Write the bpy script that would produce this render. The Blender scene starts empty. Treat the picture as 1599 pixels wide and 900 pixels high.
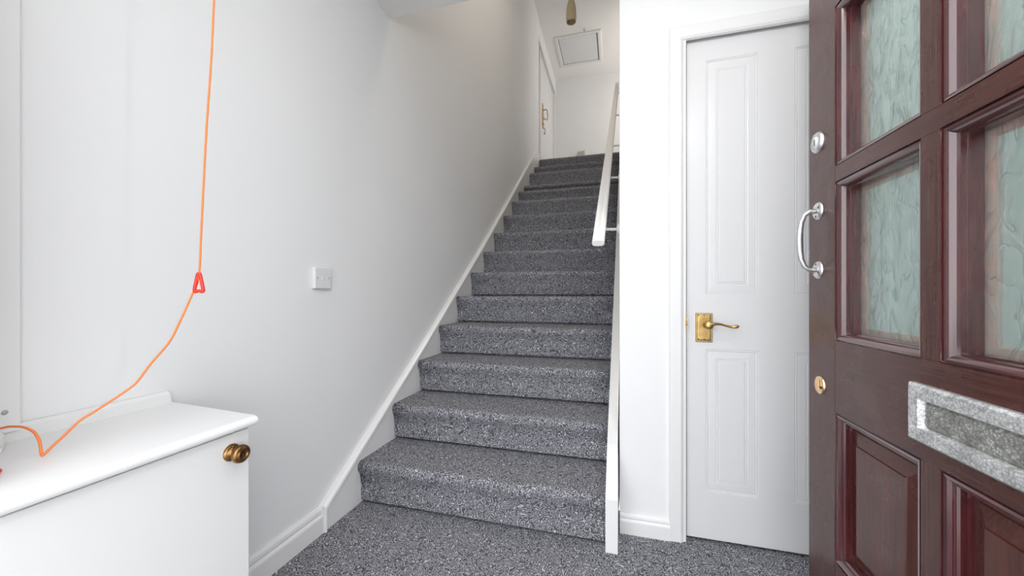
import bpy, bmesh, math, random
from mathutils import Vector, Matrix
random.seed(4)
S = bpy.context.scene
COL = S.collection

# ------------------------------------------------------------------ camera
EYE = (0.0, 0.0, 0.972)
cd = bpy.data.cameras.new('camera')
cam = bpy.data.objects.new('camera', cd)
COL.objects.link(cam)
cam.location = EYE
cam.rotation_euler = (math.pi / 2, 0, 0.2726)
cd.sensor_width = 36.0
cd.lens = 584.5 / 1599 * 36.0
cd.shift_y = 9.5 / 1599
cd.clip_start = 0.01
S.camera = cam

# ------------------------------------------------------------------ light
w = bpy.data.worlds.new('sky')
S.world = w
w.use_nodes = True
bg = w.node_tree.nodes['Background']
bg.inputs[0].default_value = (0.955, 0.975, 1.0, 1)
bg.inputs[1].default_value = 4.0

def area(name, loc, rot, sx, sy, power, col):
    l = bpy.data.lights.new(name, 'AREA')
    l.shape = 'RECTANGLE'
    l.size, l.size_y = sx, sy
    l.energy = power
    l.color = col
    o = bpy.data.objects.new(name, l)
    COL.objects.link(o)
    o.location = loc
    o.rotation_euler = rot
    return o

# added warm fill for the landing, set before the added window
area('landing_fill_light', (1.15, 6.6, 4.3), (0, math.radians(90), 0), 1.1, 1.0, 11.5, (1.0, 0.87, 0.71))
# added unseen fill over the stairs; the hall's added fill stands with its bulb
area('stair_fill_light', (-0.15, 2.5, 5.16), (0, 0, 0), 0.34, 0.34, 21, (1.0, 0.89, 0.76))

S.view_settings.view_transform = 'Standard'
S.view_settings.look = 'None'
S.view_settings.gamma = 1
S.view_settings.use_curve_mapping = False
S.view_settings.exposure = -0.06

# ------------------------------------------------------------------ materials
def newmat(name, col, rough=0.5, metal=0.0, **kw):
    m = bpy.data.materials.new(name)
    m.use_nodes = True
    b = m.node_tree.nodes['Principled BSDF']
    b.inputs['Base Color'].default_value = (*col, 1)
    b.inputs['Roughness'].default_value = rough
    b.inputs['Metallic'].default_value = metal
    for k, v in kw.items():
        b.inputs[k.replace('_', ' ')].default_value = v
    return m

def nd(m, t, **kw):
    n = m.node_tree.nodes.new(t)
    for k, v in kw.items():
        if hasattr(n, k) and k not in ('inputs',):
            setattr(n, k, v)
    return n

def lk(m, a, b):
    m.node_tree.links.new(a, b)

def coords(m, scale=(1, 1, 1)):
    tc = nd(m, 'ShaderNodeTexCoord')
    mp = nd(m, 'ShaderNodeMapping')
    mp.inputs['Scale'].default_value = scale
    lk(m, tc.outputs['Object'], mp.inputs['Vector'])
    return mp.outputs['Vector']

def noise(m, vec, scale, detail=2.0, rough=0.5, dist=0.0):
    n = nd(m, 'ShaderNodeTexNoise')
    n.inputs['Scale'].default_value = scale
    n.inputs['Detail'].default_value = detail
    n.inputs['Roughness'].default_value = rough
    n.inputs['Distortion'].default_value = dist
    lk(m, vec, n.inputs['Vector'])
    return n.outputs['Fac']

def mathn(m, op, a, b=None, c=None):
    n = nd(m, 'ShaderNodeMath')
    n.operation = op
    for i, x in enumerate((a, b, c)):
        if x is None:
            continue
        if isinstance(x, (int, float)):
            n.inputs[i].default_value = x
        else:
            lk(m, x, n.inputs[i])
    return n.outputs[0]

def ramp(m, fac, stops):
    r = nd(m, 'ShaderNodeValToRGB')
    e = r.color_ramp.elements
    while len(e) < len(stops):
        e.new(0.5)
    for i, (p, c) in enumerate(stops):
        e[i].position = p
        e[i].color = (*c, 1)
    lk(m, fac, r.inputs['Fac'])
    return r.outputs['Color']

def bump(m, height, strength, distance):
    b = nd(m, 'ShaderNodeBump')
    b.inputs['Strength'].default_value = strength
    b.inputs['Distance'].default_value = distance
    lk(m, height, b.inputs['Height'])
    lk(m, b.outputs['Normal'], m.node_tree.nodes['Principled BSDF'].inputs['Normal'])

def bsdf(m):
    return m.node_tree.nodes['Principled BSDF']

def paint(name, col, rough, scale, strength, dist=0.001, var=0.02):
    m = newmat(name, col, rough)
    v = coords(m)
    f = noise(m, v, 1.7, 3)
    lo = tuple(c * (1 - var) for c in col)
    lk(m, ramp(m, f, [(0.3, lo), (0.7, col)]), bsdf(m).inputs['Base Color'])
    bump(m, noise(m, v, scale, 4, 0.6), strength, dist)
    return m

M = {}
M['wall'] = paint('wall_emulsion', (0.825, 0.83, 0.835), 0.6, 180, 0.25, 0.0006)
M['ceiling'] = paint('textured_ceiling_paint', (0.90, 0.89, 0.87), 0.7, 130, 0.9, 0.004)
M['trim'] = paint('white_gloss_paint', (0.80, 0.80, 0.80), 0.28, 60, 0.1, 0.0006)
M['doorwhite'] = paint('white_satin_door_paint', (0.74, 0.74, 0.75), 0.35, 300, 0.08, 0.0004)
M['rail'] = paint('handrail_paint', (0.82, 0.81, 0.80), 0.35, 90, 0.1, 0.0005)
M['cabinet'] = paint('cabinet_white', (0.74, 0.74, 0.735), 0.4, 70, 0.05, 0.0004)
M['plastic'] = newmat('white_plastic', (0.74, 0.745, 0.76), 0.35)
M['plastic_side'] = newmat('white_plastic_box', (0.82, 0.82, 0.80), 0.35)
M['greyplastic'] = newmat('grey_plastic', (0.42, 0.41, 0.40), 0.45)
M['red'] = newmat('red_plastic', (0.80, 0.03, 0.015), 0.3)
M['orange'] = newmat('orange_cord', (0.85, 0.22, 0.05), 0.55)
M['purple'] = newmat('dark_purple_cap', (0.10, 0.03, 0.09), 0.4)
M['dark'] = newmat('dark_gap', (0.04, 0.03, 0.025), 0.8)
M['shade'] = newmat('amber_glass_shade', (0.78, 0.66, 0.44), 0.25, Transmission_Weight=0.35)
M['shade_in'] = newmat('lamp_holder_cream', (0.62, 0.55, 0.42), 0.4)
M['ground'] = paint('outdoor_paving', (0.60, 0.59, 0.58), 0.9, 30, 0.5, 0.003, 0.3)

# looped wool carpet: short curling strands, contour lines of a noise field
def carpet():
    m = newmat('grey_loop_carpet', (0.2, 0.2, 0.21), 0.95)
    v = coords(m)
    a = noise(m, v, 42, 0.6, 0.4, 0.25)
    k = mathn(m, 'MULTIPLY', a, 8.0)
    tri = mathn(m, 'MULTIPLY', mathn(m, 'PINGPONG', k, 0.5), 2.0)
    a2 = noise(m, coords(m, (1.0, 1.03, 0.97)), 63, 0.0, 0.4, 0.5)
    t2 = mathn(m, 'MULTIPLY', mathn(m, 'PINGPONG', mathn(m, 'MULTIPLY', a2, 6.0), 0.5), 2.0)
    mxx = mathn(m, 'ADD', mathn(m, 'MULTIPLY', tri, 0.62), mathn(m, 'MULTIPLY', t2, 0.30))
    b = noise(m, v, 260, 1.0, 0.6)
    tri3 = mathn(m, 'ADD', mxx, mathn(m, 'MULTIPLY', mathn(m, 'SUBTRACT', b, 0.5), 0.35))
    col = ramp(m, tri3, [(0.12, (0.070, 0.070, 0.079)), (0.50, (0.172, 0.174, 0.194)), (0.66, (0.35, 0.353, 0.385)), (0.84, (0.74, 0.745, 0.79))])
    lk(m, col, bsdf(m).inputs['Base Color'])
    bsdf(m).inputs['Specular IOR Level'].default_value = 0.1
    bump(m, tri3, 0.7, 0.003)
    return m
M['carpet'] = carpet()

# dark red-brown painted hardwood, gloss, grain along an axis
def maroon(name, sc, rough=0.24, base=(0.064, 0.019, 0.014), grain=0.3):
    m = newmat(name, base, rough)
    v = coords(m, sc)
    g = noise(m, v, 200, 2, 0.6)
    col = ramp(m, g, [(0.32, tuple(c * 0.62 for c in base)), (0.55, base), (0.78, tuple(min(1, c * 1.45) for c in base))])
    lk(m, col, bsdf(m).inputs['Base Color'])
    rr = nd(m, 'ShaderNodeMapRange')
    rr.inputs['To Min'].default_value = rough * 0.7
    rr.inputs['To Max'].default_value = rough * 1.6
    lk(m, noise(m, coords(m), 14, 3), rr.inputs['Value'])
    lk(m, rr.outputs[0], bsdf(m).inputs['Roughness'])
    bsdf(m).inputs['Specular IOR Level'].default_value = 0.55
    bump(m, g, grain, 0.0006)
    return m
M['wood_v'] = maroon('maroon_paint_upright_grain', (1, 1, 0.03))
M['wood_h'] = maroon('maroon_paint_level_grain', (1, 0.03, 1), grain=0.2)
M['bead'] = maroon('maroon_gloss_bead', (0.3, 0.03, 0.03), 0.16, (0.070, 0.015, 0.017), 0.12)
M['panelwood'] = maroon('maroon_panel', (1, 1, 0.03), 0.26, (0.075, 0.022, 0.016), 0.4)
bsdf(M['bead']).inputs['Coat Weight'].default_value = 1.0
bsdf(M['bead']).inputs['Coat Roughness'].default_value = 0.15
M['stop'] = maroon('red_brown_stop', (0.3, 0.1, 0.1), 0.3, (0.50, 0.07, 0.035), 0.2)

def metal(name, c0, c1, rough, scale=40, strength=0.15, dist=0.0006):
    m = newmat(name, c1, rough, 1.0)
    v = coords(m)
    f = noise(m, v, scale, 4, 0.7)
    lk(m, ramp(m, f, [(0.35, c0), (0.62, c1)]), bsdf(m).inputs['Base Color'])
    bump(m, f, strength, dist)
    return m
M['alu'] = metal('satin_aluminium', (0.62, 0.62, 0.63), (0.76, 0.76, 0.77), 0.38)
M['brass'] = metal('aged_brass', (0.46, 0.30, 0.11), (0.66, 0.46, 0.20), 0.33)
M['bronze'] = metal('antique_bronze', (0.12, 0.06, 0.025), (0.42, 0.24, 0.09), 0.28, 25)
M['brass_light'] = metal('polished_brass', (0.72, 0.50, 0.28), (0.86, 0.66, 0.42), 0.25)

# pitted cast plate of the letter box
def pitted(name, base, spot):
    m = newmat(name, base, 0.35, 0.6)
    v = coords(m)
    vo = nd(m, 'ShaderNodeTexVoronoi')
    vo.inputs['Scale'].default_value = 260
    vo.inputs['Randomness'].default_value = 1.0
    lk(m, v, vo.inputs['Vector'])
    n1 = noise(m, v, 45, 5, 0.7)
    s = mathn(m, 'ADD', mathn(m, 'MULTIPLY', vo.outputs['Distance'], 0.5), mathn(m, 'MULTIPLY', n1, 1.05))
    lk(m, ramp(m, s, [(0.42, spot), (0.66, base), (0.95, tuple(c * 0.55 for c in base))]), bsdf(m).inputs['Base Color'])
    r = nd(m, 'ShaderNodeMapRange')
    r.inputs['To Min'].default_value = 0.2
    r.inputs['To Max'].default_value = 0.55
    lk(m, n1, r.inputs['Value'])
    lk(m, r.outputs[0], bsdf(m).inputs['Roughness'])
    bump(m, s, 0.6, 0.0015)
    return m
M['pit'] = pitted('weathered_plate', (0.70, 0.71, 0.70), (0.95, 0.96, 0.97))
M['pit_dark'] = pitted('weathered_flap', (0.38, 0.38, 0.35), (0.85, 0.86, 0.86))

# obscure glass with pressed flame-like ridges
def obscure():
    m = newmat('obscure_glass', (0.84, 0.98, 0.93), 0.12)
    b = bsdf(m)
    b.inputs['Transmission Weight'].default_value = 0.80
    b.inputs['IOR'].default_value = 1.35
    v = coords(m, (1.0, 1.0, 0.48))
    wv = nd(m, 'ShaderNodeTexNoise')
    wv.inputs['Scale'].default_value = 26
    wv.inputs['Detail'].default_value = 1
    lk(m, v, wv.inputs['Vector'])
    mx = nd(m, 'ShaderNodeVectorMath')
    mx.operation = 'MULTIPLY_ADD'
    lk(m, wv.outputs['Color'], mx.inputs[0])
    mx.inputs[1].default_value = (0.03, 0.03, 0.03)
    lk(m, v, mx.inputs[2])
    n1 = noise(m, mx.outputs[0], 24, 1, 0.5, 0.8)
    tri = mathn(m, 'MULTIPLY', mathn(m, 'PINGPONG', mathn(m, 'MULTIPLY', n1, 3.6), 0.5), 2.0)
    n2 = noise(m, v, 60, 1, 0.5)
    h = mathn(m, 'ADD', mathn(m, 'POWER', tri, 0.6), mathn(m, 'MULTIPLY', n2, 0.5))
    bump(m, h, 0.75, 0.0020)
    # thin pressed creases along the valleys of the relief
    gate = mathn(m, 'GREATER_THAN', noise(m, coords(m, (1, 1, 0.7)), 34, 1), 0.52)
    e = mathn(m, 'MULTIPLY', mathn(m, 'LESS_THAN', tri, 0.04), gate)
    lk(m, ramp(m, e, [(0.0, (0.84, 0.98, 0.93)), (1.0, (0.34, 0.46, 0.44))]), b.inputs['Base Color'])
    out = m.node_tree.nodes['Material Output']
    tr_ = nd(m, 'ShaderNodeBsdfTransparent')
    tr_.inputs[0].default_value = (0.89, 0.99, 0.96, 1)
    ms = nd(m, 'ShaderNodeMixShader')
    ms.inputs[0].default_value = 0.38
    lk(m, b.outputs[0], ms.inputs[1])
    lk(m, tr_.outputs[0], ms.inputs[2])
    lk(m, ms.outputs[0], out.inputs['Surface'])
    return m
M['glass'] = obscure()

# ------------------------------------------------------------------ mesh helpers
class MB:
    """collects shapes in world coordinates, links them as ONE mesh object"""
    def __init__(self):
        self.bm = bmesh.new()
    def quadbox(self, pts, bev=0.0, seg=2):
        vs = [self.bm.verts.new(p) for p in pts]       # 0-3 bottom ccw, 4-7 top ccw
        fs = [self.bm.faces.new([vs[i] for i in f]) for f in
              ((3, 2, 1, 0), (4, 5, 6, 7), (0, 1, 5, 4), (1, 2, 6, 5), (2, 3, 7, 6), (3, 0, 4, 7))]
        if bev > 0:
            es = list({e for f in fs for e in f.edges})
            bmesh.ops.bevel(self.bm, geom=es, offset=bev, segments=seg, affect='EDGES', profile=0.5)
        return self
    def box(self, x0, x1, y0, y1, z0, z1, bev=0.0, seg=2):
        return self.quadbox([(x0, y0, z0), (x1, y0, z0), (x1, y1, z0), (x0, y1, z0),
                             (x0, y0, z1), (x1, y0, z1), (x1, y1, z1), (x0, y1, z1)], bev, seg)
    def prism(self, a, b):
        """two matching outlines -> solid"""
        va = [self.bm.verts.new(p) for p in a]
        vb = [self.bm.verts.new(p) for p in b]
        n = len(a)
        for i in range(n):
            j = (i + 1) % n
            self.bm.faces.new((va[i], va[j], vb[j], vb[i]))
        self.bm.faces.new(va[::-1])
        self.bm.faces.new(vb)
        return self
    def lathe(self, prof, origin, axis, seg=28, smooth=True):
        """prof: (radius, height) along axis"""
        ax = Vector(axis).normalized()
        q = Vector((0, 0, 1)).rotation_difference(ax)
        o = Vector(origin)
        rings = []
        for r, h in prof:
            if r < 1e-6:
                rings.append([self.bm.verts.new(o + ax * h)])
            else:
                rings.append([self.bm.verts.new(o + q @ Vector((r * math.cos(2 * math.pi * i / seg), r * math.sin(2 * math.pi * i / seg), h))) for i in range(seg)])
        for a, b in zip(rings, rings[1:]):
            for i in range(seg):
                j = (i + 1) % seg
                if len(a) == 1 and len(b) > 1:
                    f = self.bm.faces.new((a[0], b[j], b[i]))
                elif len(b) == 1 and len(a) > 1:
                    f = self.bm.faces.new((a[i], a[j], b[0]))
                elif len(a) > 1:
                    f = self.bm.faces.new((a[i], a[j], b[j], b[i]))
                else:
                    continue
                f.smooth = smooth
        return self
    def tube(self, pts, rad, seg=10, flat=1.0, up=(0, 0, 1)):
        """tube through pts; rad a number or a list; flat squashes across 'up'"""
        P = [Vector(p) for p in pts]
        R = rad if isinstance(rad, (list, tuple)) else [rad] * len(P)
        rings = []
        prev = None
        for i, p in enumerate(P):
            t = (P[min(i + 1, len(P) - 1)] - P[max(i - 1, 0)]).normalized()
            if prev is None:
                u = Vector(up)
                if abs(u.dot(t)) > 0.95:
                    u = Vector((1, 0, 0))
            else:
                u = prev
            n = (u - t * u.dot(t)).normalized()
            prev = n
            b = t.cross(n)
            rings.append([self.bm.verts.new(p + (n * math.cos(2 * math.pi * k / seg) * flat + b * math.sin(2 * math.pi * k / seg)) * R[i]) for k in range(seg)])
        for a, b in zip(rings, rings[1:]):
            for k in range(seg):
                j = (k + 1) % seg
                self.bm.faces.new((a[k], a[j], b[j], b[k])).smooth = True
        self.bm.faces.new(rings[0][::-1])
        self.bm.faces.new(rings[-1])
        return self
    def ring(self, rect, prof, face, cap=False, smooth=False):
        """mitred moulding round rect=(a0,a1,b0,b1); prof=(inset, depth); face(a,b,depth)->point"""
        a0, a1, b0, b1 = rect
        rings = []
        for ins, d in prof:
            rings.append([self.bm.verts.new(face(*c, d)) for c in
                          ((a0 + ins, b0 + ins), (a1 - ins, b0 + ins), (a1 - ins, b1 - ins), (a0 + ins, b1 - ins))])
        for r, s in zip(rings, rings[1:]):
            for i in range(4):
                j = (i + 1) % 4
                self.bm.faces.new((r[i], r[j], s[j], s[i])).smooth = smooth
        if cap:
            self.bm.faces.new(rings[-1])
        return self
    def build(self, name, mat, parent=None):
        bmesh.ops.recalc_face_normals(self.bm, faces=self.bm.faces)
        off = Vector((0, 0, 0))
        p = parent
        while p is not None:
            off += p.location
            p = p.parent
        me = bpy.data.meshes.new(name)
        bmesh.ops.translate(self.bm, verts=self.bm.verts, vec=-off)
        self.bm.to_mesh(me)
        self.bm.free()
        me.materials.append(mat)
        o = bpy.data.objects.new(name, me)
        COL.objects.link(o)
        o.parent = parent
        return o

def Bx(*a, **k):
    return MB().box(*a, **k)

def tag(o, label=None, cat=None, group=None, kind=None):
    if label: o['label'] = label
    if cat: o['category'] = cat
    if group: o['group'] = group
    if kind: o['kind'] = kind
    return o

def empty(name, loc):
    o = bpy.data.objects.new(name, None)
    o.empty_display_size = 0.1
    COL.objects.link(o)
    o.location = loc
    return o

def struct(name, mb, mat, label, cat):
    return tag(mb.build(name, mat), label, cat, kind='structure')

# ------------------------------------------------------------------ room shell
XL = -1.17                       # left wall plane
LAND = 3.052                     # landing level
ZC = 5.27                        # upper ceiling
def xw(y): return 0.012 + 0.016 * (y - 1.60)      # wall on the handrail side
def xs(y): return -0.040 + 0.0215 * (y - 1.49)    # stair edge on that side

struct('ground', Bx(-9, 9, -14, -0.25, -0.20, -0.12), M['ground'], 'grey paving outside the entrance', 'ground')
struct('floor', Bx(XL, 1.55, -0.25, 1.75, -0.12, 0.0), M['carpet'], 'grey looped carpet on the hall floor', 'floor')
# left wall: hall part and stair part up to the landing door, then above the landing door
lw = MB()
lw.box(XL - 0.20, XL, 0.05, 5.74, -0.12, ZC + 0.1)
lw.box(XL - 0.20, XL - 0.012, 5.74, 7.5, 4.95, ZC + 0.1)
lw.box(XL - 0.20, XL - 0.10, 5.74, 5.94, LAND, 4.95)
lw.box(XL - 0.20, XL - 0.018, 7.385, 7.5, LAND, 4.95)
struct('wall_left', lw, M['wall'], 'long white painted wall beside the staircase', 'wall')
struct('wall_front', MB().box(XL, -0.90, 0.05, 0.30, -0.12, 2.448).box(0.56, 1.55, 0.05, 0.30, -0.12, 2.448)
       .box(-0.90, 0.56, 0.05, 0.30, 2.32, 2.448), M['wall'], 'white wall around the entrance opening', 'wall')
# wall with the cupboard door (opening behind the door)
wb = MB()
wb.quadbox([(0.012, 1.60, 0), (0.245, 1.60, 0), (0.245, 1.72, 0), (0.012, 1.72, 0),
            (0.012, 1.60, 2.448), (0.245, 1.60, 2.448), (0.245, 1.72, 2.448), (0.012, 1.72, 2.448)])
wb.box(0.245, 0.915, 1.60, 1.72, 1.99, 2.448)
wb.box(0.915, 1.55, 1.60, 1.72, 0, 2.448)
struct('wall_back', wb, M['wall'], 'white wall holding the cupboard door', 'wall')
y1 = 5.70
struct('wall_stair', MB().quadbox([(xw(1.72), 1.72, 0), (0.16, 1.72, 0), (0.22, y1, 0), (xw(y1), y1, 0),
       (xw(1.72), 1.72, ZC + .1), (0.16, 1.72, ZC + .1), (0.22, y1, ZC + .1), (xw(y1), y1, ZC + .1)]),
       M['wall'], 'white stair wall carrying the handrail', 'wall')
struct('wall_right', MB().box(1.55, 1.67, 0.05, 1.72, -0.12, 2.448), M['wall'], 'white wall behind the open front door', 'wall')
wl = MB()
wl.box(1.2, 1.32, 5.5, 6.05, LAND - .3, ZC).box(1.2, 1.32, 7.15, 7.62, LAND - .3, ZC)
wl.box(1.2, 1.32, 6.05, 7.15, LAND - .3, 3.75).box(1.2, 1.32, 6.05, 7.15, 4.85, ZC)
struct('wall_landing', wl, M['wall'], 'white landing wall with the added window', 'wall')
struct('wall_far', Bx(XL - 0.2, 1.32, 7.5, 7.62, LAND - 0.3, ZC + .1), M['wall'], 'plain cream white wall at the top of the stairs', 'wall')
struct('wall_upper', MB().box(XL, 0.16, 1.62, 1.755, 2.60, ZC + .1).box(0.22, 1.32, 5.50, 5.62, LAND, ZC + .1), M['wall'],
       'white wall above the edge of the hall ceiling', 'wall')
struct('ceiling', Bx(XL - 0.0, 1.67, 0.05, 1.755, 2.448, 2.60), M['ceiling'], 'white textured ceiling over the hall', 'ceiling')
struct('ceiling_upper', Bx(XL - 0.2, 1.32, 1.62, 7.62, ZC, ZC + 0.12), M['ceiling'], 'white ceiling over the stairs and landing', 'ceiling')
struct('floor_landing', Bx(XL - 0.2, 1.32, 5.74, 7.62, LAND - 0.3, LAND - 0.004), M['carpet'], 'dark grey carpet on the landing', 'floor')
struct('baseboard_far', Bx(XL - 0.02, 1.2, 7.485, 7.5, LAND - 0.004, LAND + 0.10), M['trim'], 'white skirting at the top of the stairs', 'baseboard')
# added landing window, unseen beyond the corner, as a source for the fill
wf = empty('added_window_1', (1.26, 6.6, 3.75))
tag(wf, 'added white framed landing window, out of view', 'window', kind='structure')
MB().ring((6.05, 7.15, 3.75, 4.85), [(0, 0), (0.05, 0), (0.05, 0.05), (0, 0.05)], lambda a, b, d: (1.23 + d, a, b)).build('window_frame', M['trim'], wf)

# skirting boards: board and rounded top bead
def skirt_profile(t, h):
    return [(0, 0), (t, 0), (t, h * 0.60), (t * 0.95, h * 0.66), (t * 0.62, h * 0.74), (t * 0.72, h * 0.82), (t * 0.62, h * 0.92), (t * 0.3, h), (0, h)]
sk = skirt_profile(0.022, 0.104)
struct('baseboard_left', MB().prism([(XL + a, 0.31, b) for a, b in sk], [(XL + a, 1.262, b) for a, b in sk]), M['trim'],
       'white moulded skirting board between cabinet and staircase', 'baseboard')
sk = skirt_profile(0.018, 0.080)
struct('baseboard_back', MB().prism([(0.012, 1.60 - a, b) for a, b in sk], [(0.203, 1.60 - a, b) for a, b in sk]), M['trim'],
       'short white skirting board beside the cupboard door frame', 'baseboard')
# boxed pier standing proud of the left wall above the cabinet
tr = struct('trim_1', Bx(XL, XL + 0.022, 0.30, 0.457, 0.700, 2.448, bev=0.002), M['trim'], 'white upright boxing strip above the cabinet', 'trim')
MB().lathe([(0.0, 0.002), (0.004, 0.002), (0.005, 0.0)], (XL + 0.022, 0.436, 0.741), (1, 0, 0), 10).build('screw', M['greyplastic'], tr)

# ------------------------------------------------------------------ staircase
NY = [1.470, 1.743, 2.012, 2.287, 2.568, 2.858, 3.156, 3.455, 3.771, 4.095, 4.400, 4.680, 5.011, 5.301, 5.673]
NZ = [0.197, 0.385, 0.572, 0.762, 0.956, 1.150, 1.353, 1.569, 1.799, 2.028, 2.222, 2.369, 2.633, 2.817, LAND]
stair = empty('staircase', (-0.6, 1.49, 0))
tag(stair, 'straight flight of stairs carpeted in grey loop pile between white strings', 'staircase')
XS0 = XL + 0.018
for i in range(15):
    zb = NZ[i - 1] if i else 0.0
    zt = NZ[i]
    ny = NY[i]
    yb = ny + 0.024
    yt = (NY[i + 1] + 0.06) if i < 14 else 5.76
    r = 0.024
    prof = [(yb + 0.034, zb - (0.02 if i else 0)), (yb + 0.034, zb + 0.0005), (yb + 0.034, zb + 0.010), (yb, zb + 0.013), (yb - 0.001, zb + (zt - zb) * 0.45), (yb - 0.008, zb + (zt - zb) * 0.68), (ny + 0.003, zt - 0.045)]
    for a in range(0, 91, 15):
        t = math.radians(a)
        prof.append((ny + r - r * math.cos(t), zt - r + r * math.sin(t) - 0.001))
    prof += [(yt, zt), (yt, zb - 0.02)]
    mb = MB()
    # wobble the edge slightly as fitted carpet does
    cols = 9
    rows = []
    for k in range(cols):
        f = k / (cols - 1)
        dw = 0.0025 * math.sin(k * 2.1 + i * 1.7)
        row = []
        for j, (y, z) in enumerate(prof):
            x = XS0 + (xs(y) - XS0) * f
            edge = dw if 5 < j < len(prof) - 2 else 0
            row.append(mb.bm.verts.new((x, y + edge, z + edge * 0.5)))
        rows.append(row)
    n = len(prof)
    for a, b in zip(rows, rows[1:]):
        for j in range(n):
            q = (j + 1) % n
            mb.bm.faces.new((a[j], a[q], b[q], b[j])).smooth = 3 < j < n - 3
    mb.bm.faces.new(rows[0])
    mb.bm.faces.new(rows[-1][::-1])
    mb.build('carpeted_step', M['carpet'], stair)

# wall-side string: board with a rounded cap, following the flight
TL = [(1.255, 0.105), (1.66, 0.372), (2.00, 0.600), (3.136, 1.392), (4.20, 2.170), (5.349, 3.040), (5.48, 3.14)]
bd = MB()
outl = [(1.262, 0.0)] + TL + [(5.70, LAND + .09), (5.70, LAND - .25)] + [(2.1, 0.0)]
bd.prism([(XL + 0.001, y, z) for y, z in outl], [(XL + 0.020, y, z) for y, z in outl])
bd.build('string_board', M['trim'], stair)
cp = MB()
sec = [(0.001, 0.004), (0.018, 0.004), (0.030, -0.003), (0.032, -0.012), (0.024, -0.017), (0.024, -0.024), (0.001, -0.024)]
rings = []
pts = [(1.262, 0.0, 0), (1.262, 0.105, 1)] + [(y, z, 2) for y, z in TL[1:]]
def offs(y, z, k, dx, dn):
    if k == 0: return (XL + dx, y - dn * 0.6, z)
    if k == 1: return (XL + dx, y - dn * 0.6, z + dn)
    return (XL + dx, y - dn * 0.58, z + dn * 0.82)
for y, z, k in pts:
    rings.append([cp.bm.verts.new(offs(y, z, k, dx, dn)) for dx, dn in sec])
for a, b in zip(rings, rings[1:]):
    for j in range(len(sec)):
        q = (j + 1) % len(sec)
        cp.bm.faces.new((a[j], a[q], b[q], b[j]))
cp.bm.faces.new(rings[0]); cp.bm.faces.new(rings[-1][::-1])
cp.build('string_cap', M['trim'], stair)
# outer string on the handrail side, plumb cut foot
ro = MB()
ol = [(1.45, 0.0), (1.45, 0.200), (1.60, 0.352), (2.60, 1.030), (4.1, 2.09), (5.60, 3.13), (5.69, 3.13), (5.69, LAND - .25), (2.1, 0.0)]
ro.prism([(xs(y) , y, z) for y, z in ol], [(max(xw(y) - 0.001, 0.002) if y > 1.7 else 0.004, y, z) for y, z in ol])
ro.build('string_board', M['trim'], stair)

# ------------------------------------------------------------------ handrail
def xr(y): return -0.075 + 0.020 * (y - 1.62)
def zr(y): return 1.186 + 0.70 * (y - 1.62)
hr = empty('handrail', (xw(1.8), 1.8, 1.3))
tag(hr, 'white oblong wooden handrail on brackets along the stairs', 'handrail')
mb = MB()
ys = [1.62, 2.6, 3.6, 4.6, 5.85]
sec = []
for k in range(20):
    t = 2 * math.pi * k / 20
    c, s = math.cos(t), math.sin(t)
    sec.append((0.026 * math.copysign(abs(c) ** 0.45, c), 0.0125 * math.copysign(abs(s) ** 0.5, s)))
rg = []
for y in ys:
    rg.append([mb.bm.verts.new((xr(y) + a, y - b * 0.573, zr(y) + b * 0.82)) for a, b in sec])
for a, b in zip(rg, rg[1:]):
    for j in range(20):
        q = (j + 1) % 20
        mb.bm.faces.new((a[j], a[q], b[q], b[j])).smooth = True
ca = mb.bm.faces.new(rg[0]); cb = mb.bm.faces.new(rg[-1][::-1])
bmesh.ops.bevel(mb.bm, geom=list(ca.edges), offset=0.003, segments=2, affect='EDGES')
mb.build('rail', M['rail'], hr)
for y in (1.80, 2.40, 3.02, 4.0, 5.2):
    z = zr(y) - 0.012
    xa, xb = xr(y), xw(y)
    br = MB()
    br.tube([(xa, y, z - 0.002), (xa + 0.012, y, z - 0.018), (xa + 0.026, y, z - 0.026), (xb - 0.004, y, z - 0.028)], 0.0065, 10)
    b = br.build('bracket', M['rail'], hr)
    MB().lathe([(0, 0.016), (0.012, 0.016), (0.022, 0.010), (0.027, 0.004), (0.028, 0.0)], (xb, y, z - 0.028), (-1, 0, 0), 20).build('rose', M['rail'], b)

# ------------------------------------------------------------------ moulded cupboard door
def panelled_leaf(parent, mat, x0, x1, z0, z1, yf, th, cols, rows, face, back):
    """front skin cut around the panels; each panel a moulded piece of its own"""
    xsn = sorted({x0, x1, *[v for c in cols for v in c]})
    zsn = sorted({z0, z1, *[v for r in rows for v in r]})
    mb = MB()
    for i in range(len(xsn) - 1):
        for j in range(len(zsn) - 1):
            a0, a1, b0, b1 = xsn[i], xsn[i + 1], zsn[j], zsn[j + 1]
            if any(c[0] <= a0 and a1 <= c[1] for c in cols) and any(r[0] <= b0 and b1 <= r[1] for r in rows):
                continue
            mb.bm.faces.new([mb.bm.verts.new(face(a, b, 0)) for a, b in ((a0, b0), (a1, b0), (a1, b1), (a0, b1))])
    bmesh.ops.remove_doubles(mb.bm, verts=mb.bm.verts, dist=1e-5)
    mb.ring((x0, x1, z0, z1), [(0, 0), (0, 0.010), (0, th)], face, cap=True)
    mb.build('door_leaf', mat, parent)
    for c in cols:
        for r in rows:
            p = MB()
            s = 0.041
            p.ring((c[0], c[1], r[0], r[1]), [(0, 0), (0.0025, 0.0024), (0.0045, 0.0005), (0.0065, 0.0005), (0.0085, 0.0026), (0.013, 0.0018), (s - 0.006, 0.0008),
                    (s - 0.002, 0.0020), (s, 0.0002), (s + 0.002, 0.0002), (s + 0.004, 0.0018), (s + 0.007, 0.0)], face, cap=True)
            p.build('door_panel', mat, parent)

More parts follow.
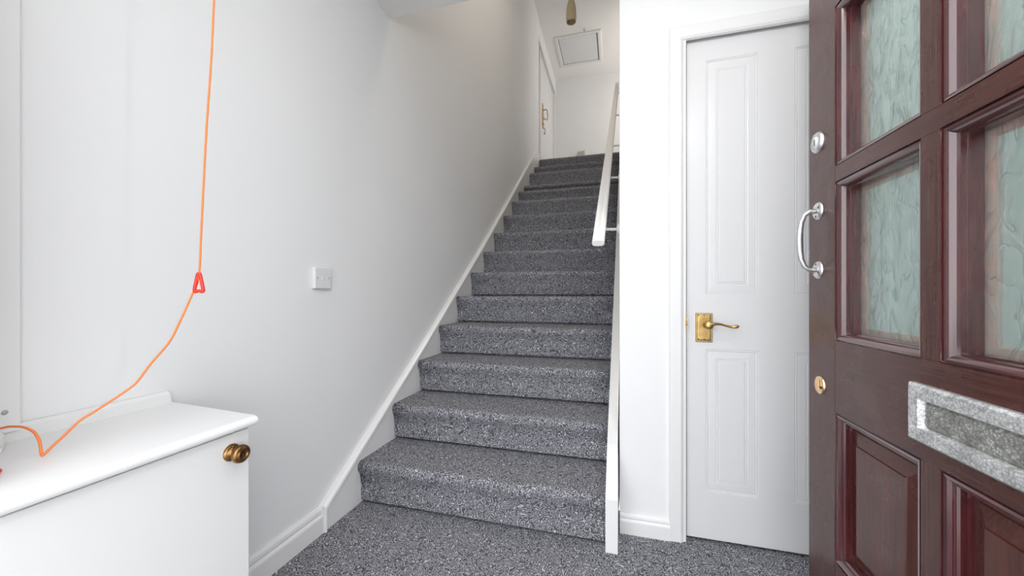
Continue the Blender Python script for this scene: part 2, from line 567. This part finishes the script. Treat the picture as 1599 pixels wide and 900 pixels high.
d1 = empty('door_1', (0.27, 1.62, 0))
tag(d1, 'white moulded panel cupboard door with a brass lever handle', 'door', kind='structure')
panelled_leaf(d1, M['doorwhite'], 0.268, 0.895, 0.012, 1.984, 1.62, 0.04, [(0.337, 0.519), (0.636, 0.818)], [(0.197, 0.756), (0.972, 1.889)],
              lambda a, b, d: (a, 1.62 + d, b), None)
# frame: lining and architrave as three mitred pieces
fr = MB()
fr.box(0.246, 0.262, 1.596, 1.70, 0, 2.0).box(0.900, 0.914, 1.596, 1.70, 0, 2.0).box(0.246, 0.914, 1.596, 1.70, 1.990, 2.004)
fr.box(0.262, 0.900, 1.672, 1.70, 0.0, 1.99)
fr.build('door_lining', M['trim'], d1)
Bx(0.262, 0.900, 1.664, 1.670, 0.0, 1.99).build('gap_shade_sheet', M['dark'], d1)  # dark sheet behind the leaf stands in for shade in the gap
AP = [(0.0, 0.0), (0.0, 0.011), (0.004, 0.014), (0.042, 0.014), (0.050, 0.009), (0.053, 0.0)]
def arch_piece(kind):
    mb = MB()
    x0, x1, zt = 0.200, 0.960, 2.020
    ra, rb = [], []
    for ins, h in AP:
        y = 1.600 - h
        if kind == 'l':
            ra.append((x0 + ins, y, 0.0)); rb.append((x0 + ins, y, zt - ins))
        elif kind == 'r':
            ra.append((x1 - ins, y, 0.0)); rb.append((x1 - ins, y, zt - ins))
        else:
            ra.append((x0 + ins, y, zt - ins)); rb.append((x1 - ins, y, zt - ins))
    mb.prism(ra, rb)
    return mb
for k in 'lrt':
    arch_piece(k).build('architrave', M['trim'], d1)
# lever handle on a backplate
hd = empty('door_handle', (0.33 - 0.27, 0, 0.84))
hd.parent = d1
pl = MB()
pl.ring((0.300, 0.360, 0.784, 0.898), [(0, 0), (0, 0.003), (0.002, 0.0045), (0.006, 0.0045), (0.008, 0.006), (0.010, 0.0065)], lambda a, b, d: (a, 1.62 - d, b), cap=True)
pl.build('backplate', M['brass'], hd)
lv = MB()
lv.lathe([(0.015, 0.0), (0.015, 0.008), (0.010, 0.014), (0.009, 0.034), (0.0155, 0.037), (0.0165, 0.044), (0.013, 0.049), (0.006, 0.051), (0, 0.051)], (0.339, 1.614, 0.8535), (0, -1, 0))
lv.tube([(0.322, 1.572, 0.861), (0.330, 1.570, 0.858), (0.345, 1.570, 0.857), (0.362, 1.570, 0.859), (0.378, 1.571, 0.858), (0.394, 1.573, 0.853),
         (0.410, 1.574, 0.849), (0.422, 1.574, 0.848), (0.432, 1.573, 0.850), (0.440, 1.572, 0.852)],
        [0.003, 0.006, 0.008, 0.0055, 0.0045, 0.0043, 0.0045, 0.0055, 0.0072, 0.0035], 12)
lv.build('lever', M['brass'], hd)
sc = MB()
for sx, sz in ((0.309, 0.889), (0.330, 0.889), (0.351, 0.889), (0.309, 0.795), (0.330, 0.795), (0.351, 0.795)):
    MB().lathe([(0, 0.0015), (0.002, 0.0015), (0.0027, 0)], (sx, 1.6138, sz), (0, -1, 0), 10).build('screw', M['bronze'], hd)
sc.bm.free()
MB().box(0.2605, 0.2665, 1.596, 1.620, 0.835, 0.880).tube([(0.2625, 1.596, 0.850), (0.2625, 1.591, 0.857), (0.2625, 1.596, 0.865)], 0.003, 8).build('strike_plate', M['brass'], d1)

# ------------------------------------------------------------------ landing door
d2 = empty('door_2', (-1.24, 7.3, LAND))
tag(d2, 'white door on the landing with a brass lever lock handle', 'door', kind='structure')
panelled_leaf(d2, M['doorwhite'], 5.98, 7.36, LAND + 0.01, 4.945, 0, 0.03, [(6.14, 6.58), (6.78, 7.22)], [(LAND + 0.2, LAND + 0.85), (LAND + 1.02, 4.80)],
              lambda a, b, d: (-1.215 - d, a, b), None)
MB().box(-1.26, -1.188, 7.362, 7.386, LAND, 4.95).box(-1.30, -1.188, 5.94, 5.976, LAND, 4.95).box(-1.30, -1.188, 5.94, 7.386, 4.947, 4.96).build('door_lining', M['trim'], d2)
MB().box(-1.188, -1.172, 7.375, 7.44, LAND, 5.01, bev=0.003).build('architrave', M['trim'], d2)
MB().box(-1.182, -1.166, 5.76, 7.375, 4.945, 5.01, bev=0.003).build('architrave', M['trim'], d2)
h2o = MB().box(-1.215, -1.205, 6.24, 6.34, 3.803, 4.207, bev=0.002).build('door_handle', M['brass'], d2)
MB().tube([(-1.205, 6.29, 4.106), (-1.157, 6.29, 4.116), (-1.148, 6.30, 4.116), (-1.148, 6.36, 4.106), (-1.148, 6.40, 4.073), (-1.148, 6.392, 3.996), (-1.153, 6.36, 3.967), (-1.205, 6.30, 3.977)], 0.009, 10).build('lever', M['brass'], h2o)
MB().lathe([(0, .012), (.012, .012), (.014, 0)], (-1.205, 6.29, 3.866), (1, 0, 0), 14).build('thumb_turn', M['bronze'], h2o)
MB().tube([(-1.20, 6.31, 3.813), (-1.18, 6.32, 3.80), (-1.18, 6.32, 3.745), (-1.19, 6.32, 3.707)], [.004, .005, .005, .011], 8).build('key', M['bronze'], h2o)

# ------------------------------------------------------------------ open maroon entrance door
FX = 0.500                                       # its outer face
TK = 0.056
YE, YH = 1.190, 0.378                            # lock edge, hinge edge
A0, A1, B0, B1 = 0.763, 1.064, None, None
d3 = empty('door_3', (FX, YH, 0.0))
tag(d3, 'open maroon front door with obscured glass panes and letter plate', 'door', kind='structure')
def face3(a, b, d): return (FX + d, a, b)
ZB, ZT = 0.012, 1.985
MB().box(FX, FX + TK, 1.064, YE, ZB, ZT, bev=0.0015).build('stile', M['wood_v'], d3)
MB().box(FX, FX + TK, YH, 0.503, ZB, ZT, bev=0.0015).build('stile', M['wood_v'], d3)
def member(name, y0, y1, z0, z1, mat):
    MB().box(FX, FX + TK, y0, y1, z0, z1, bev=0.0008, seg=1).build(name, mat, d3)
member('rail', 0.503, 1.064, ZB, 0.335, M['wood_h'])
member('rail', 0.503, 1.064, 0.690, 0.862, M['wood_h'])
member('rail', 0.503, 1.064, 1.862, ZT, M['wood_h'])
member('muntin', 0.763, 0.804, 0.335, 0.690, M['wood_v'])
cols = [(0.804, 1.064), (0.503, 0.763)]
grow = [(0.862, 1.238), (1.276, 1.655), (1.692, 1.862)]
for z0, z1 in grow:
    member('glazing_bar', 0.763, 0.804, z0, z1, M['wood_v'])
member('glazing_bar', 0.503, 1.064, 1.238, 1.276, M['wood_h'])
member('glazing_bar', 0.503, 1.064, 1.655, 1.692, M['wood_h'])
# moulding profile: quirk, round bead, step, flat reveal
BP = [(0.0, 0.0), (0.0008, 0.0045), (0.003, 0.0045), (0.003, 0.002)]
for a in range(0, 91, 15):
    t = math.radians(a)
    BP.append((0.003 + 0.013 * math.sin(t), 0.002 + 0.017 * (1 - math.cos(t))))
BP += [(0.0165, 0.0225), (0.0185, 0.0225), (0.0185, 0.041), (-0.0005, 0.041), (-0.0005, 0.0)]
for c in cols:
    for r in grow:
        rect = (c[0], c[1], r[0], r[1])
        MB().ring(rect, BP, face3).build('bead', M['bead'], d3)
        MB().ring((c[0] + .0, c[1] - .0, r[0], r[1]), [(-0.0005, 0.0452), (0.029, 0.0452), (0.031, 0.050), (0.028, TK), (-0.0005, TK)], face3).build('glazing_stop', M['stop'], d3)
        g = Bx(FX + 0.0412, FX + 0.0450, c[0], c[1], r[0], r[1])
        g.build('glass_pane', M['glass'], d3)
    rect = (c[0], c[1], 0.335, 0.690)
    LP = [(0.0, 0.0), (0.001, 0.004), (0.003, 0.004), (0.0035, 0.001), (0.009, 0.002), (0.013, 0.006), (0.0135, 0.009), (0.0165, 0.009), (0.019, 0.012), (0.019, 0.020),
          (0.022, 0.018), (0.0235, 0.0285), (-0.0005, 0.0285), (-0.0005, 0.0)]
    MB().ring(rect, LP, face3).build('bead', M['bead'], d3)
    PP = [(0.010, 0.0275), (0.030, 0.0275), (0.032, 0.0255), (0.056, 0.0155), (0.0575, 0.0125), (0.060, 0.0125)]
    p = MB().ring(rect, PP, face3, cap=True)
    p.ring((c[0] + .004, c[1] - .004, 0.339, 0.686), [(0, 0.0280), (0, 0.040)], face3, cap=True)
    p.build('raised_panel', M['panelwood'], d3)
# letter plate
lp = empty('letter_plate', (0, 0.70 - YH, 0.77))
lp.parent = d3
LPR = (0.566, 0.816, 0.722, 0.820)
MB().ring(LPR, [(0, 0.0), (0, -0.008), (0.004, -0.012), (0.020, -0.013), (0.024, -0.012), (0.028, -0.004), (0.029, -0.001)], face3).build('plate_frame', M['pit'], lp)
fl = MB().ring((LPR[0] + 0.0295, LPR[1] - 0.0295, LPR[2] + 0.0265, LPR[3] - 0.0265), [(-0.003, -0.001), (0.0, -0.002), (0.005, -0.0065), (0.007, -0.007)], face3, cap=True)
fl.build('flap', M['pit_dark'], lp)
# pull handle with two roses
ph = empty('pull_handle', (0, 1.14 - YH, 1.11))
ph.parent = d3
YP, Z0, Z1 = 1.140, 1.034, 1.186
for z in (Z0, Z1):
    r = MB().lathe([(0, 0.006), (0.015, 0.006), (0.019, 0.005), (0.0215, 0.0025), (0.0225, 0.0)], (FX, YP, z), (-1, 0, 0), 32).build('rose', M['alu'], ph)
    for k in range(3):
        t = math.radians(90 + 120 * k + (0 if z == Z0 else 180))
        MB().lathe([(0, 0.0012), (0.003, 0.001), (0.0034, 0)], (FX - 0.0058, YP + 0.0145 * math.cos(t), z + 0.0145 * math.sin(t)), (-1, 0, 0), 10).build('screw', M['bronze'], r)
pp = [(FX - 0.002, YP, Z0), (FX - 0.020, YP, Z0 + 0.001), (FX - 0.031, YP, Z0 + 0.010), (FX - 0.038, YP, Z0 + 0.028), (FX - 0.041, YP, Z0 + 0.052), (FX - 0.042, YP, (Z0 + Z1) / 2)]
pp = pp + [(a, b, Z0 + Z1 - c) for a, b, c in pp[-2::-1]]
MB().tube(pp, [0.0065, 0.006, 0.0062, 0.0066, 0.0075, 0.0082, 0.0075, 0.0066, 0.0062, 0.006, 0.0065], 14, 1.0, (0, 1, 0)).build('grip', M['alu'], ph)
# rim lock cylinder
cy = MB().lathe([(0, 0.006), (0.017, 0.006), (0.0185, 0.0085), (0.023, 0.0075), (0.0262, 0.003), (0.0265, 0)], (FX, 1.140, 1.362), (-1, 0, 0), 36).build('lock_cylinder', M['alu'], d3)
k = MB().lathe([(0, 0.003), (0.0145, 0.003), (0.016, 0.0)], (FX - 0.0058, 1.140, 1.362), (-1, 0, 0), 28).build('cylinder_plug', M['plastic'], cy)
MB().box(FX - 0.0094, FX - 0.0086, 1.1385, 1.1415, 1.354, 1.370).build('keyway', M['dark'], cy)
# mortice keyhole cover
es = MB().lathe([(0, 0.003), (0.016, 0.003), (0.0205, 0.0045), (0.0225, 0.003), (0.023, 0.0)], (FX, 1.130, 0.740), (-1, 0, 0), 32).build('escutcheon', M['brass_light'], d3)
MB().box(FX - 0.006, FX - 0.003, 1.127, 1.133, 0.727, 0.752, bev=0.001).build('keyhole_cover', M['brass_light'], es)
MB().lathe([(0, 0.0006), (0.0042, 0.0006), (0.0044, 0)], (FX - 0.003, 1.120, 0.735), (-1, 0, 0), 12).build('keyhole', M['dark'], es)
for z in (0.25, 1.0, 1.75):
    MB().lathe([(0, -0.05), (0.008, -0.05), (0.008, 0.05), (0, 0.05)], (FX + TK + 0.004, YH - 0.004, z), (0, 0, 1), 12).build('hinge', M['alu'], d3)

# ------------------------------------------------------------------ low cabinet
cb = empty('cabinet', (-1.0, 0.50, 0.0))
tag(cb, 'low white built-in cabinet with a rounded worktop edge and bronze knob', 'cabinet')
CY0 = 0.305
MB().box(XL + 0.0, -0.872, CY0, 0.700, 0.0, 0.655, bev=0.001, seg=1).build('body', M['cabinet'], cb)
dr = MB().box(-0.870, -0.853, CY0 + 0.002, 0.698, 0.004, 0.650, bev=0.0012, seg=1).build('door', M['cabinet'], cb)
# worktop with bullnose front edge
tp = MB()
def ring_xy(y0c, y1b, y1f):
    secn = []
    for a in range(-90, 91, 18):
        t = math.radians(a)
        secn.append((-0.842 + 0.0115 * math.cos(t), 0.6685 + 0.0115 * math.sin(t)))
    return secn
secn = ring_xy(0, 0, 0)
lo = [(XL, CY0, 0.657)] + [(x, CY0, z) for x, z in secn] + [(XL, CY0, 0.680)]
hi = [(XL, 0.729, 0.657)] + [(x, 0.703, z) for x, z in secn] + [(XL, 0.729, 0.680)]
tp.prism(lo, hi)
tp.build('worktop', M['trim'], cb)
MB().prism([(XL + 0.001, CY0, 0.68), (XL + 0.017, CY0, 0.68), (XL + 0.017, CY0, 0.704), (XL + 0.010, CY0, 0.711), (XL + 0.001, CY0, 0.711)],
           [(XL + 0.001, 0.724, 0.68), (XL + 0.017, 0.724, 0.68), (XL + 0.017, 0.721, 0.704), (XL + 0.010, 0.720, 0.711), (XL + 0.001, 0.720, 0.711)]).build('upstand', M['trim'], cb)
kn = MB().lathe([(0.0195, 0.0), (0.0195, 0.003), (0.016, 0.006), (0.009, 0.008), (0.0085, 0.016), (0.012, 0.019), (0.0185, 0.022), (0.0205, 0.027), (0.0195, 0.033), (0.016, 0.036),
                 (0.0125, 0.0365), (0.0115, 0.0385), (0.0098, 0.0385), (0.0088, 0.0355), (0.0, 0.0365)], (-0.853, 0.655, 0.608), (1, 0, 0), 36).build('knob', M['bronze'], dr)

# ------------------------------------------------------------------ pull cord over the cabinet
pc = empty('pull_cord', (-0.93, 0.633, 0.98))
tag(pc, 'orange pull cord hanging through a red triangular toggle', 'cord')
top = (-0.872, 0.652, 2.446)
up = [top, (-0.891, 0.644, 1.648), (-0.907, 0.639, 1.354), (-0.919, 0.636, 1.12), (-0.924, 0.635, 1.020)]
low = [(-0.9348, 0.6327, 0.983), (-0.9353, 0.6277, 0.9713), (-0.9348, 0.6141, 0.9381), (-0.9345, 0.5948, 0.8937), (-0.9364, 0.5798, 0.8631), (-0.9458, 0.5564, 0.827), (-0.9504, 0.5369, 0.7951),
       (-0.9558, 0.5244, 0.7796), (-0.9767, 0.4851, 0.7453), (-0.9859, 0.4655, 0.7303), (-0.9891, 0.4475, 0.7101), (-0.9916, 0.4314, 0.6936), (-0.9927, 0.4231, 0.6845), (-0.9942, 0.4198, 0.6835),
       (-1.0005, 0.4204, 0.7038), (-1.0087, 0.4205, 0.7145), (-1.0177, 0.4203, 0.7218), (-1.0311, 0.4189, 0.7267), (-1.0457, 0.4171, 0.7294), (-1.0706, 0.4125, 0.7292), (-1.0912, 0.4091, 0.7249), (-1.1184, 0.3976, 0.7200)]
def smooth(pts, n=4):
    P = [Vector(p) for p in pts]
    out = []
    for i in range(len(P) - 1):
        p0, p1, p2, p3 = P[max(i - 1, 0)], P[i], P[i + 1], P[min(i + 2, len(P) - 1)]
        for k in range(n):
            t = k / n
            out.append(0.5 * ((2 * p1) + (p2 - p0) * t + (2 * p0 - 5 * p1 + 4 * p2 - p3) * t * t + (3 * p1 - p0 - 3 * p2 + p3) * t ** 3))
    return out + [P[-1]]
MB().tube(smooth(up + low), 0.0021, 8).build('line', M['orange'], pc)
def tri_ring(c, ax, s, r, rot=0.0):
    """open triangular toggle, apex up, lying in plane (ax, z)"""
    ax = Vector(ax).normalized()
    U = Vector((0, 0, 1))
    if rot:
        U = Vector((ax.y, -ax.x, 0)).normalized() * 1.0 + Vector((0, 0, 0.15))
    c = Vector(c)
    o = [(0, 0.5), (0.06, 0.40), (0.13, 0.0), (0.19, -0.36), (0.15, -0.47), (0.0, -0.42), (-0.15, -0.47), (-0.19, -0.36), (-0.13, 0.0), (-0.06, 0.40), (0, 0.5)]
    return MB().tube(smooth([c + ax * (a * s) + U * (b * s) for a, b in o], 3), r, 8)
tri_ring((-0.925, 0.635, 0.998), (0.8, 0.5, 0), 0.044, 0.0038).build('toggle', M['red'], pc)
MB().lathe([(0, 0), (0.03, 0), (0.028, 0.014), (0.02, 0.022), (0.006, 0.026), (0, 0.026)], (top[0], top[1], 2.448), (0, 0, -1), 24).build('ceiling_rose', M['plastic_side'], pc)
bx = MB().lathe([(0, 0.0), (0.030, 0.0), (0.0315, 0.004), (0.0315, 0.024), (0.029, 0.030), (0.0, 0.031)], (-1.120, 0.392, 0.6805), (0, 0, 1), 32)
bx.box(-1.100, -1.084, 0.394, 0.410, 0.6805, 0.690, bev=0.002)
b = tag(bx.build('pull_switch', M['plastic_side']), 'round white switch body lying on the cabinet top, orange cord leaving it', 'switch')
MB().lathe([(0, 0.012), (0.007, 0.010), (0.010, 0.0)], (-1.120, 0.397, 0.711), (0, 0, 1), 16).build('cord_outlet', M['purple'], b)
rt = tri_ring((-0.972, 0.336, 0.6885), (0.75, -0.5, 0), 0.050, 0.0045, 1).build('cord_toggle', M['red'])
tag(rt, 'red triangular toggle lying flat near the front edge of the cabinet', 'toggle')

# ------------------------------------------------------------------ small wall and ceiling things
sp = empty('wall_plate', (XL, 1.265, 1.037))
tag(sp, 'square white blanking plate on the stair wall', 'wall plate')
MB().box(XL, XL + 0.016, 1.222, 1.308, 0.994, 1.080, bev=0.003).build('plate', M['plastic'], sp)
MB().box(XL + 0.0155, XL + 0.0175, 1.256, 1.276, 1.028, 1.048, bev=0.0008).build('centre_boss', M['plastic'], sp)
for y in (1.235, 1.296):
    MB().lathe([(0, 0.0012), (0.003, 0.001), (0.0036, 0)], (XL + 0.0158, y, 1.037), (1, 0, 0), 12).build('screw', M['greyplastic'], sp)

ht = empty('ceiling_hatch', (-0.63, 6.65, ZC))
tag(ht, 'white square loft hatch with moulded frame over the landing', 'hatch')
fz = lambda a, b, d: (a, b, ZC - d)
MB().ring((-1.020, -0.245, 6.22, 7.08), [(0, 0), (0, 0.012), (0.01, 0.018), (0.05, 0.020), (0.062, 0.012), (0.066, 0.0)], fz).build('hatch_frame', M['trim'], ht)
MB().box(-0.945, -0.322, 6.296, 7.002, ZC - 0.006, ZC - 0.001).build('hatch_panel', M['doorwhite'], ht)
MB().ring((-0.954, -0.311, 6.286, 7.014), [(0, 0.0005), (0, 0.002), (0.010, 0.002), (0.010, 0.0005)], fz).build('hatch_gap', M['dark'], ht)
tag(MB().tube([(-0.507, 6.135, ZC), (-0.507, 6.135, ZC - .03), (-0.500, 6.13, ZC - .045), (-0.485, 6.13, ZC - .04)], 0.007, 8).build('ceiling_hook', M['greyplastic']),
    'tiny grey hook beside the loft hatch', 'hook')

pd = empty('pendant_lamp', (-0.58, 5.0, ZC))
tag(pd, 'amber glass tulip pendant lamp hanging over the upper stairs', 'lamp')
MB().lathe([(0, 0.03), (0.03, 0.03), (0.05, 0.012), (0.052, 0)], (-0.582, 5.0, ZC), (0, 0, -1), 24).build('ceiling_rose', M['trim'], pd)
MB().tube([(-0.582, 5.0, ZC - 0.02), (-0.582, 5.0, 4.88)], 0.004, 8).build('flex', M['trim'], pd)
MB().lathe([(0.0, 4.905), (0.02, 4.90), (0.034, 4.88), (0.048, 4.84), (0.060, 4.78), (0.066, 4.70), (0.067, 4.62), (0.062, 4.585), (0.058, 4.585), (0.062, 4.62), (0.061, 4.70), (0.055, 4.78), (0.044, 4.835), (0.0, 4.875)],
           (-0.582, 5.0, 0), (0, 0, 1), 32).build('lamp_shade', M['shade'], pd)
MB().lathe([(0, 4.87), (0.02, 4.87), (0.022, 4.76), (0.03, 4.70), (0.028, 4.65), (0.012, 4.62), (0, 4.615)], (-0.582, 5.0, 0), (0, 0, 1), 20).build('bulb', M['shade_in'], pd)

so = empty('plug_socket', (-0.65, 7.5, 3.74))
tag(so, 'small grey and white plug socket low on the wall at the stair top', 'socket')
MB().box(-0.735, -0.615, 7.470, 7.5, 3.66, 3.79, bev=0.004).build('socket_plate', M['greyplastic'], so)
MB().box(-0.612, -0.565, 7.482, 7.5, 3.64, 3.83, bev=0.004).build('cable_cover', M['trim'], so)

# added, unseen: a flush ceiling fitting and a bare bulb for the fill lights
M['opal'] = newmat('opal_glass', (0.9, 0.9, 0.88), 0.3)
def fitting(x, y, z, label):
    r = empty('added_ceiling_light', (x, y, z))
    tag(r, label, 'light')
    MB().lathe([(0, 0.0), (0.15, 0.0), (0.15, 0.02), (0.13, 0.022), (0, 0.022)], (x, y, z), (0, 0, -1), 32).build('base_plate', M['trim'], r)
    MB().lathe([(0.125, 0.022), (0.12, 0.04), (0.09, 0.06), (0.0, 0.068)], (x, y, z), (0, 0, -1), 32).build('diffuser', M['opal'], r)
fitting(-0.15, 2.5, ZC, 'added round white ceiling fitting above the lower stairs, out of view')
hp = empty('added_bulb', (0.30, 0.65, 2.448))  # bulb added out of view as a source for the hall fill
tag(hp, 'added bare bulb on a white flex hanging in the hall, out of view', 'lamp')
MB().lathe([(0, 0.022), (0.03, 0.02), (0.045, 0.0)], (0.30, 0.65, 2.448), (0, 0, -1), 24).build('ceiling_rose', M['plastic_side'], hp)
MB().tube([(0.30, 0.65, 2.44), (0.30, 0.65, 2.14)], 0.003, 8).build('flex', M['plastic_side'], hp)
MB().lathe([(0, 2.16), (0.018, 2.15), (0.020, 2.09), (0.0, 2.09)], (0.30, 0.65, 0), (0, 0, 1), 20).build('lamp_holder', M['plastic_side'], hp)
MB().lathe([(0, 2.09), (0.012, 2.09), (0.028, 2.05), (0.030, 2.03), (0.020, 2.006), (0, 2.0)], (0.30, 0.65, 0), (0, 0, 1), 20).build('bulb', M['opal'], hp)
pl_ = bpy.data.lights.new('hall_fill_light', 'POINT')  # added fill that brightens the hall
pl_.energy = 11
pl_.shadow_soft_size = 0.03
pl_.color = (1.0, 0.985, 0.96)
po = bpy.data.objects.new('hall_fill_light', pl_)
COL.objects.link(po)
po.location = (0.30, 0.65, 1.96)
